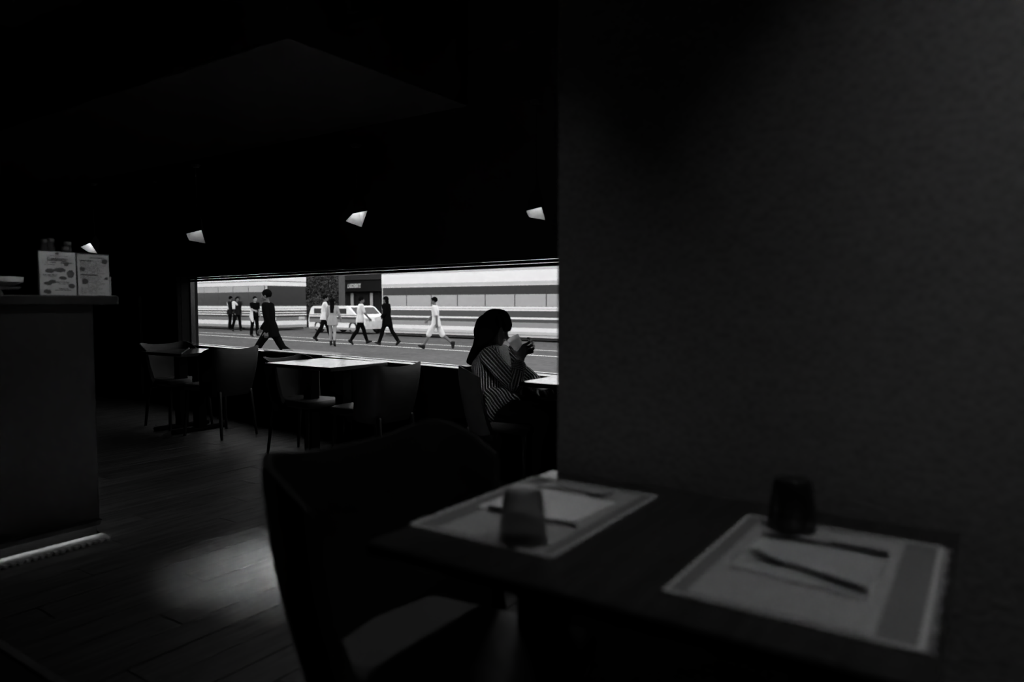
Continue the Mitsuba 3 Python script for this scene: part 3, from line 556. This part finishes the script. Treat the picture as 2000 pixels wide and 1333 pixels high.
def figure(label, xy, heading, H, pose, wear, z=GZ, group=None):
    k = H / 1.72
    g = lambda n, v=0.0: pose.get(n, v)
    rad = math.radians
    lean = rad(g('lean', 4)); up = np.array([math.sin(lean), 0, math.cos(lean)]); fw = np.array([math.cos(lean), 0, -math.sin(lean)]); lf = np.array([0, 1.0, 0])
    pel = np.array([0, 0, 0.0])
    J = {}
    for s, n in ((1, 'L'), (-1, 'R')):
        h, kn = rad(g('hip' + n)), rad(g('knee' + n)); hip = pel + lf * 0.088 * k * s + np.array([0, 0, -0.02 * k])
        kne = hip + np.array([math.sin(h), 0, -math.cos(h)]) * 0.43 * k; a = h - kn
        ank = kne + np.array([math.sin(a), 0, -math.cos(a)]) * 0.42 * k; f = a + rad(g('foot' + n, 0))
        fd = np.array([math.cos(f), 0, math.sin(f)]); fn = np.array([math.sin(f), 0, -math.cos(f)])
        J[n] = (hip, kne, ank, ank + fn * 0.045 * k - fd * 0.045 * k, ank + fn * 0.055 * k + fd * 0.13 * k)
    low = min(min(J[n][3][2], J[n][4][2]) for n in 'LR') - 0.028 * k
    sh = np.array([0, 0, -low]); pel = pel + sh
    for n in 'LR': J[n] = tuple(q + sh for q in J[n])
    waist, chest, neck = pel + up * 0.15 * k, pel + up * 0.35 * k, pel + up * 0.53 * k
    A = {}
    for s, n in ((1, 'L'), (-1, 'R')):
        shd = pel + up * 0.475 * k + lf * 0.175 * k * s * g('sw', 1.0); a, e, o = rad(g('sh' + n)), rad(g('el' + n, 15)), rad(g('out' + n, 8)) * s
        d1 = np.array([math.sin(a) * math.cos(o), math.sin(o), -math.cos(a) * math.cos(o)]); elb = shd + d1 * 0.285 * k
        d2 = np.array([math.sin(a + e), math.sin(o) * 0.4 - s * math.sin(rad(g('in' + n, 0))), -math.cos(a + e)]); d2 /= np.linalg.norm(d2)
        A[n] = (shd, elb, elb + d2 * 0.25 * k, d2)
    hp = neck + up * 0.045 * k + fw * 0.012 * k
    HM = np.eye(4); Ry = rot((0, 1, 0), g('nod', 6)) ; Rz = rot((0, 0, 1), g('turn', 0))
    HM = move(*hp) @ Rz @ Ry @ np.diag([k, k, k, 1.0])
    f = lambda v: v * k
    def torso(i, hem=0.0, width=1.0):
        return [hull(sph(pel, (f(.105 + i), f(.155 * width + i), f(.10 + i))), sph(waist, (f(.088 + i), f(.130 * width + i), f(.07 + i)))),
                hull(sph(waist, (f(.088 + i), f(.130 * width + i), f(.07 + i))), sph(chest, (f(.105 + i), f(.152 * width + i), f(.09 + i)))),
                hull(sph(chest, (f(.105 + i), f(.152 * width + i), f(.09 + i))), *[sph(A[n][0] - lf * s * f(.02), f(.050 + i)) for n, s in (('L', 1), ('R', -1))], sph(neck - up * f(.03), (f(.06 + i), f(.07 + i), f(.03))))]
    def leg(n, i, end=1.0, flare=0.0):
        hip, kne, ank = J[n][:3]; out = [cap(hip, f(.082 + i), kne if end >= .5 else hip + (kne - hip) * end * 2, f(.056 + i + (flare if end < .6 else 0)))]
        if end > .5:
            e = kne + (ank - kne) * (end - .5) * 2; mid = kne + (e - kne) * 0.35 - np.array([.012 * k, 0, 0])
            out += [cap(kne, f(.056 + i), mid, f(.054 + i)), cap(mid, f(.054 + i), e, f(.036 + i + flare))]
        return out
    def arm(n, i, end=1.0):
        a, b, c, _ = A[n]; out = [cap(a, f(.050 + i), b if end >= .5 else a + (b - a) * end * 2, f(.040 + i))]
        if end > .5: out += [cap(b, f(.040 + i), b + (c - b) * (end - .5) * 2, f(.030 + i * .8))]
        return out
    root = thing('person', label, 'person', group)
    M = move(xy[0], xy[1], z) @ rot((0, 0, 1), heading)
    body = torso(0) + [cap(neck - up * f(.05), f(.052), hp + up * f(.03) , f(.046)), man_tf(HEAD, HM)]
    for n, s in (('L', 1), ('R', -1)):
        body += leg(n, 0) + arm(n, 0) + [hull(sph(J[n][2], f(.034)), sph(J[n][3], f(.026)), sph(J[n][4], (f(.030), f(.034), f(.022))))]
        body.append(hand_chain(A[n][2], A[n][3], np.cross(A[n][3], [1, 0, 0]) * 0 + np.array([0.15, -s, 0.0]), 22, k, 6))
    part(root, 'body', at(soft(union(body), 0.035, 3), M), wear.get('skin', 'm_skin'), smooth=60)
    part(root, 'eyes', at(at(union([sph((0.0705, s * 0.032, 0.105), 0.0112, 10) for s in (-1, 1)]), HM), M), 'm_eye', smooth=True)
    def cloth(name, ms, m, amp=0.010, lab=None, length=0.04, cut=None):
        u_ = union(ms)
        if cut is not None: u_ = u_.trim_by_plane(cut[0], cut[1])
        t = soft(u_, length, 4); nn = t.vertex_normals; q = t.vertices
        t.vertices = q + nn * ((meshkit.fbm(q * np.array([9, 9, 5]) + H * 30, 3, 2) - 0.45) * amp * 2)[:, None]
        return part(root, name, at(t, M), m, smooth=60, label=lab)
    if 'top' in wear:
        m, sl, hem = wear['top'][:3]; ms = torso(.016)
        if hem: ms.append(hull(sph(waist, (f(.112), f(.152), f(.06))), sph(pel, (f(.142), f(.190), f(.06))), sph(pel - up * f(.08 + hem), (f(.152), f(.198), f(.02)))))
        for n in 'LR': ms += arm(n, .014, sl)
        cloth('shirt', ms, m, 0.012)
    if 'trousers' in wear:
        ms = [hull(sph(pel, (f(.118), f(.168), f(.11))), sph(J['L'][0], f(.095)), sph(J['R'][0], f(.095)))]
        for n in 'LR': ms += leg(n, .015, wear['trousers'][1], wear['trousers'][2] if len(wear['trousers']) > 2 else 0.012)
        cloth('trousers' if wear['trousers'][1] > .6 else 'shorts', ms, wear['trousers'][0])
    if 'skirt' in wear:
        m, ln, r = wear['skirt']; mid = (J['L'][1] + J['R'][1]) / 2
        e = pel + (mid - pel) * ln; cloth('skirt', [hull(sph(pel + up * f(.02), (f(.118), f(.165), f(.09))), sph(e, (f(r), f(r * 1.1), f(.02))))], m, 0.016)
    if 'coat' in wear:
        m, ln = wear['coat']; e = pel + ((J['L'][1] + J['R'][1]) / 2 - pel) * ln
        ms = torso(.034, width=1.05) + [hull(sph(pel, (f(.14), f(.19), f(.09))), sph(e, (f(.19), f(.21), f(.03))))]
        for n in 'LR': ms += arm(n, .026, 0.98)
        cloth('coat', ms, m, 0.016)
    for n in 'LR':
        a, h, t = J[n][2:5]; top = [sph(a + (J[n][1] - a) * wear.get('boot', 0.06) * 1.0, f(.052))]
        part(root, 'shoe', at(soft(union([hull(*top, sph(a, f(.046)), sph(h, f(.036))), hull(sph(a, f(.044)), sph(h, f(.036)), sph(t, (f(.042), f(.043), f(.030))))]), 0.04, 2), M), wear.get('shoe', 'm_shoe'), smooth=60)
    hm = wear.get('hair', 'short')
    cap_ = sph((-0.020, 0, 0.138), (0.104, 0.085, 0.098), 16) - sph((0.105, 0, 0.072), (0.098, 0.078, 0.084), 14) - m3.Manifold.cube((0.4, 0.4, 0.2), True).translate((0.07, 0, -0.035))
    hs = [cap_]
    if hm == 'long':
        hs += [hull(sph((-0.055, 0.045, 0.13), 0.045), sph((-0.055, -0.045, 0.13), 0.045), sph((-0.085, 0.05, -0.05), 0.03), sph((-0.085, -0.05, -0.05), 0.03)),
               hull(sph((-0.085, 0.05, -0.05), 0.03), sph((-0.085, -0.05, -0.05), 0.03), sph((-0.115, 0.04, -0.30), 0.022), sph((-0.115, -0.04, -0.30), 0.022))]
    if hm == 'bob': hs += [hull(sph((-0.05, 0.05, 0.12), 0.045), sph((-0.05, -0.05, 0.12), 0.045), sph((-0.055, 0.055, 0.0), 0.03), sph((-0.055, -0.055, 0.0), 0.03))]
    part(root, 'hair', at(at(soft(union(hs), 0.03, 2), HM), M), wear.get('haircol', 'm_hair'), smooth=60)
    return root, M, J, A, dict(pel=pel, waist=waist, chest=chest, neck=neck, k=k, up=up)
RIGHT, LEFT = -36.7, 143.3                                # headings along the street
walk = lambda a, **q: {**dict(hipL=a, kneeL=4, footL=4, hipR=-a * .85, kneeR=a * .8, footR=-4, shL=-a * .7, shR=a * .8, elL=18, elR=24), **q}

r_, M, J, A, B = figure('person in dark clothes with a pale bag strap, leftmost in the street', (-15.28, 38.31), RIGHT + 75, 1.78, walk(4), dict(top=('m_cloth_dark', .98, .06), trousers=('m_cloth_black', .97, .02)))
part(r_, 'bag_strap', at(soft(union([cap(B['chest'] + np.array([-.135, .12, .12]), .018, B['waist'] + np.array([-.125, -.14, -.04]), .018)]), None, 0), M), 'm_cloth_light', label='pale diagonal strap')
r_, M, J, A, B = figure('person with white sleeves and a dark bag, right one of the far left pair', (-14.17, 36.4), RIGHT, 1.74, walk(16, shR=12, elR=12), dict(top=('m_cloth_dark', .95, .04), trousers=('m_cloth_black', .97, .015), hair='bob'))
part(r_, 'sleeve', at(soft(union([cap(A['R'][0] + np.array([0, -.005, .03]), .085, A['R'][1], .066), hull(sph(A['R'][0] + np.array([.02, .02, .04]), .075), sph(B['chest'] + np.array([.09, -.06, .06]), .06))]), .04, 2), M), 'm_cloth_white', smooth=60, label='white sleeve and shoulder')
part(r_, 'bag', at(soft(hull(*[sph(A['R'][2] + np.array([x, 0, -.10 + zz]), .03) for x in (-.13, .13) for zz in (-.22, .0)]), .05, 2), M), 'm_cloth_black', label='dark hand bag')
r_, M, J, A, B = figure('man in dark clothes, a pale jacket hanging at his hip, on the road line', (-11.2, 30.75), RIGHT, 1.70, walk(7, shR=22, elR=60, shL=-5), dict(top=('m_cloth_black', .35, .02), trousers=('m_cloth_black', .97, .02), skin='m_skin_light'))
part(r_, 'jacket', at(soft(union([hull(sph(B['pel'] + np.array([.10, -.20, .18]), .05), sph(B['pel'] + np.array([.16, -.20, -.28]), (.07, .03, .05)), sph(B['pel'] + np.array([.02, -.21, -.10]), .05))]), .05, 2), M), 'm_cloth_white', label='pale jacket hanging at the hip')
figure('tall walker in black striding close outside the window, head above all the others', (-5.26, 15.4), 178, 1.84, walk(34, lean=6, kneeL=10, shL=-14, shR=14), dict(top=('m_cloth_black', .98, .08), trousers=('m_cloth_black', .97, .02)))
figure('man in a white shirt and dark trousers beside the woman with long hair, stepping away', (-7.28, 27.41), RIGHT + 60, 1.76, walk(20), dict(top=('m_cloth_white', .95, .05), trousers=('m_cloth_black', .97, .01)))
figure('woman with long dark hair in a pale grey dress, bare legs and ankle boots', (-6.06, 23.86), 92, 1.57, walk(8, sw=.92, shL=2, shR=4, elR=42, outR=14), dict(top=('m_cloth_grey', .97, .10), skirt=('m_cloth_grey', .42, .175), hair='long', skin='m_skin_light', boot=0.22))
figure('man in a white T-shirt and dark trousers walking in the middle of the street', (-5.38, 25.04), RIGHT + 62, 1.68, walk(21), dict(top=('m_cloth_white', .42, .05), trousers=('m_cloth_black', .97, .005), shoe='m_shoe'))
r_, M, J, A, B = figure('person in a long black coat carrying a sheet of paper, right of the white T-shirt', (-4.31, 24.43), 165, 1.69, walk(21, shL=-8, shR=10, elR=50, elL=55), dict(coat=('m_cloth_black', .55), trousers=('m_cloth_black', .97, .01), hair='bob'))
part(r_, 'paper', at(box(-0.02, 0.22, 0.0, 0.012, -0.05, 0.10, 0.003), M @ move(*(A['L'][2] + np.array([-.06, .05, -.02]))) @ rot((0, 1, 0), 15)), 'm_cloth_light', label='pale sheet of paper')
figure('man in a white shirt and white shorts striding left, nearest the seated woman', (-2.42, 22.53), 172, 1.72, walk(30, footR=-25), dict(top=('m_cloth_white', .45, .06), trousers=('m_cloth_white', .50, .022)))

# ------------------------------------------------------------------ the woman with the cup (café axes: s, n, z)
W = thing('person', 'seated woman in a striped blouse with long dark hair drinking from a cup', 'person')
SEG = 18
TW = 14                                                   # her trunk is turned towards the window
def sphr(c, r, seg=18):
    return m3.Manifold.sphere(1.0, seg).scale(tuple(r)).rotate((0, 0, TW)).translate(tuple(float(v) for v in c))
P = {k: np.array(v, float) for k, v in dict(pel=(-2.625, 3.70, 0.535), waist=(-2.635, 3.70, 0.66), chest=(-2.655, 3.70, 0.80), neck=(-2.655, 3.70, 0.925), headb=(-2.652, 3.70, 0.957),
     shR=(-2.572, 3.562, 0.872), elR=(-2.385, 3.560, 0.712), wrR=(-2.378, 3.625, 0.872), shL=(-2.668, 3.835, 0.872), elL=(-2.440, 3.875, 0.690), wrL=(-2.330, 3.760, 0.670),
     hipR=(-2.60, 3.61, 0.525), hipL=(-2.60, 3.79, 0.525), knR=(-2.19, 3.60, 0.535), knL=(-2.19, 3.80, 0.535), anR=(-2.26, 3.60, 0.09), anL=(-2.20, 3.80, 0.09)).items()}
HM = move(*P['headb']) @ rot((0, 0, 1), 6) @ rot((0, 1, 0), 20) @ np.diag([0.92, 0.92, 0.92, 1.0])
ms = [hull(sphr(P['pel'], (.12, .17, .10), SEG), sphr(P['waist'], (.09, .125, .07), SEG)), hull(sphr(P['waist'], (.09, .125, .07), SEG), sphr(P['chest'], (.10, .14, .09), SEG)),
      hull(sphr(P['chest'], (.10, .14, .09), SEG), sph(P['shR'] + (0, .02, 0), .045, SEG), sph(P['shL'] - (0, .02, 0), .045, SEG), sph(P['neck'] - (0, 0, .03), (.05, .06, .03), SEG)),
      cap(P['neck'] - (0, 0, .05), .048, P['headb'] + (-.012, 0, .05), .042, SEG), man_tf(head_parts(22), HM)]
for n in 'RL':
    ms += [cap(P['sh' + n], .044, P['el' + n], .036, SEG), cap(P['el' + n], .036, P['wr' + n], .024, SEG), cap(P['hip' + n], .085, P['kn' + n], .056, SEG), cap(P['kn' + n], .056, P['an' + n], .034, SEG),
           hull(sph(P['an' + n], .034, SEG), sph(P['an' + n] + (-.04, 0, -.055), .026, SEG), sph(P['an' + n] + (.14, 0, -.062), (.03, .034, .02), SEG))]
# right hand round the cup: palm, four fingers with the knuckles outwards, thumb towards her
kn = [np.array(q) for q in ((-2.366, 3.640, .948), (-2.352, 3.636, .934), (-2.345, 3.632, .917), (-2.345, 3.628, .901))]
ms.append(hull(sph(P['wrR'], (.022, .016, .018), SEG), *[sph(q, .0125, SEG) for q in kn], sph((-2.392, 3.615, .895), .014, SEG)))
pip = [(-2.338, 3.655, .966), (-2.319, 3.655, .948), (-2.308, 3.655, .928), (-2.312, 3.652, .910)]
dip = [(-2.356, 3.697, .984), (-2.338, 3.700, .965), (-2.330, 3.698, .944), (-2.338, 3.692, .922)]
tip = [(-2.388, 3.716, .990), (-2.374, 3.720, .972), (-2.366, 3.716, .950), (-2.368, 3.708, .926)]
for a, b, c, d in zip(kn, pip, dip, tip): ms += [cap(a, .0098, b, .0092, 12), cap(b, .0092, c, .0082, 12), cap(c, .0082, d, .0070, 12)]
ms += [cap((-2.392, 3.612, .893), .0130, (-2.428, 3.604, .915), .0105, 12), cap((-2.428, 3.604, .915), .0105, (-2.452, 3.612, .940), .0085, 12)]
ms.append(hand_chain(P['wrL'], (1.0, -.35, -.05), (0.0, 0.1, -1.0), 24, 0.95, 10))
part(W, 'body', at(soft(union(ms), 0.010, 5), SN), 'm_skin', smooth=60)
part(W, 'eyes', at(at(union([sph((0.0705, s * 0.032, 0.105), 0.0112, 14) for s in (-1, 1)]), HM), SN), 'm_eye', smooth=True)
def axis_uv(t, a, b, count, ref):
    """stripe coordinate: the angle round the axis a-b, counted from ref (seam opposite ref)"""
    d = (b - a) / np.linalg.norm(b - a); r = ref - d * (ref @ d); r /= np.linalg.norm(r); q = np.cross(d, r); v = t.vertices - a
    return np.stack([np.arctan2(v @ q, v @ r) / (2 * math.pi) * count, v @ d], 1)
def striped(name, man, a, b, count, ref, amp=0.006, freq=(10, 10, 6), length=0.012):
    t = soft(man, length, 5); q = t.vertices
    t.vertices = q + t.vertex_normals * ((meshkit.fbm(q * np.array(freq) + 5, 3, 4) - 0.45) * amp * 2)[:, None]
    t.fix_normals(); uv = axis_uv(t, np.array(a, float), np.array(b, float), count, np.array(ref, float))
    return part(W, name, at(t, SN), 'm_stripes', smooth=True, uv=uv)
i = .018
blouse = [hull(sphr(P['pel'] + (0, 0, .02), (.125 + i, .175 + i, .10), SEG), sphr(P['waist'], (.10 + i, .135 + i, .07), SEG)), hull(sphr(P['waist'], (.10 + i, .135 + i, .07), SEG), sphr(P['chest'], (.108 + i, .142 + i, .08), SEG)),
          hull(sphr(P['chest'], (.108 + i, .142 + i, .08), SEG), sph(P['shR'] + (0, .02, 0), .050 + i, SEG), sph(P['shL'] - (0, .02, 0), .050 + i, SEG), sph(P['neck'] - (0, 0, .035), (.055 + i, .065 + i, .025), SEG))]
striped('blouse', union(blouse), (-2.63, 3.70, .40), (-2.645, 3.70, .92), 54, (0, -1, 0))
for n, ref in (('R', (0, -1, 0)), ('L', (0, 1, 0))):
    e2 = P['el' + n] + (P['wr' + n] - P['el' + n]) * 0.50
    striped('sleeve', cap(P['sh' + n], .066, P['el' + n], .052, SEG), P['sh' + n], P['el' + n], 19, ref)
    striped('sleeve', union([sph(P['el' + n], .054, SEG), cap(P['el' + n], .054, e2, .044, SEG)]), P['el' + n], e2, 17, ref)
    dd = (P['wr' + n] - P['el' + n]); dd /= np.linalg.norm(dd)
    t = soft(cap(e2 + dd * .004, .047, e2 + dd * .034, .044, SEG), .012, 3)
    part(W, 'cuff', at(t, SN), 'm_stripes', smooth=True, uv=np.stack([((t.vertices - e2) @ dd) * 90, t.vertices[:, 1]], 1), label='rolled-up cuff')
# the loose front of the blouse falling over the lap
t = soft(hull(sph((-2.56, 3.62, .655), (.07, .10, .03), SEG), sph((-2.475, 3.62, .60), (.055, .11, .05), SEG), sph((-2.55, 3.63, .50), (.07, .13, .05), SEG), sph((-2.60, 3.66, .465), (.07, .15, .03), SEG)), .010, 3)
q = np.array(t.vertices); t.vertices = q + t.vertex_normals * ((meshkit.fbm(q * np.array([16, 16, 16]), 3, 9) - 0.45) * 0.022)[:, None]
ax = np.array([.55, .50, .66]); part(W, 'blouse_front', at(t, SN), 'm_stripes', smooth=True, uv=np.stack([(q @ ax) * 58 + 1.2 * meshkit.noise(q * 12, 3), q[:, 1]], 1), label='loose front of the blouse falling over the lap')
tr = [hull(sphr(P['pel'] - (0, 0, .01), (.128, .182, .095), SEG), sph(P['hipR'], .095, SEG), sph(P['hipL'], .095, SEG))]
for n in 'RL': tr += [cap(P['hip' + n], .096, P['kn' + n], .068, SEG), cap(P['kn' + n], .068, P['an' + n] + (0, 0, .03), .048, SEG)]
part(W, 'trousers', at(soft(union(tr), .03, 4), SN), 'm_cloth_black', smooth=60)
for n in 'RL': part(W, 'shoe', at(soft(hull(sph(P['an' + n] + (-.045, 0, -.052), .034, SEG), sph(P['an' + n], .042, SEG), sph(P['an' + n] + (.15, 0, -.062), (.036, .04, .024), SEG)), .02, 3), SN), 'm_shoe', smooth=60)
# hair: cap with bangs, long fall down the back
hs = [sph((-0.022, 0, 0.132), (0.108, 0.089, 0.104), 26) - sph((0.130, 0, 0.052), (0.105, 0.066, 0.078), 22) - m3.Manifold.cube((0.4, 0.4, 0.2), True).translate((0.10, 0, -0.055)),
      hull(*[sph((x, y * w_, z_), r_) for y in (-1, 1) for x, w_, z_, r_ in ((.030, .050, .194, .024), (.072, .042, .155, .018), (.084, .038, .122, .009))]),
      *[hull(sph((0.01, y * .076, .15), .022), sph((0.045, y * .070, .105), .014), sph((0.025, y * .076, .03), .016), sph((-.05, y * .078, .10), .026), sph((-.05, y * .078, -.03), .030)) for y in (-1, 1)],
      sph((0.005, 0, 0.215), (.06, .05, .030))]
hairw = [man_tf(union(hs), HM)]
ch = [((-2.700, 1.075, 3.70), .062, .070), ((-2.732, 1.030, 3.71), .054, .072), ((-2.722, .980, 3.72), .068, .068), ((-2.778, .912, 3.74), .048, .060), ((-2.810, .872, 3.74), .040, .054), ((-2.850, .822, 3.74), .027, .040)]
for (a, ra, wa), (b, rb, wb) in zip(ch, ch[1:]): hairw.append(hull(sph((a[0], a[2], a[1]), (ra, wa, ra), SEG), sph((b[0], b[2], b[1]), (rb, wb, rb), SEG)))
t = soft(union(hairw), .010, 3); q = t.vertices
ang = np.arctan2(q[:, 1] - 3.70, q[:, 0] + 2.66)
t.vertices = q + t.vertex_normals * (np.clip((-2.66 - q[:, 0]) * 20, 0, 1) * np.sin(ang * 40 + 6 * meshkit.noise(q * 9, 2)) * 0.0016)[:, None]
part(W, 'hair', at(t, SN), 'm_hair', smooth=60)
# the cup
k = thing('cup', 'pale cup tilted to the lips of the seated woman', 'cup')
base, d = np.array([-2.4225, 3.675, .9240]), np.array([-.60, 0, .80])
Rm = np.eye(4); Rm[:3, 2] = d; Rm[:3, 0] = (.80, 0, .60); Rm[:3, 1] = np.cross(d, Rm[:3, 0]); Rm[:3, 3] = base; Rm[:3, :3] *= 0.90
part(k, 'bowl', at(lathe([(0, 0), (.033, 0), (.036, .004), (.0455, .088), (.0470, .090), (.0455, .092), (.0435, .088), (.034, .006), (0, .006)], 40), SN @ Rm), 'm_white_cup', smooth=40)
part(k, 'drink', at(lathe([(0, .06), (.0405, .06), (.0405, .062), (0, .062)], 32), SN @ Rm), 'm_cloth_dark')
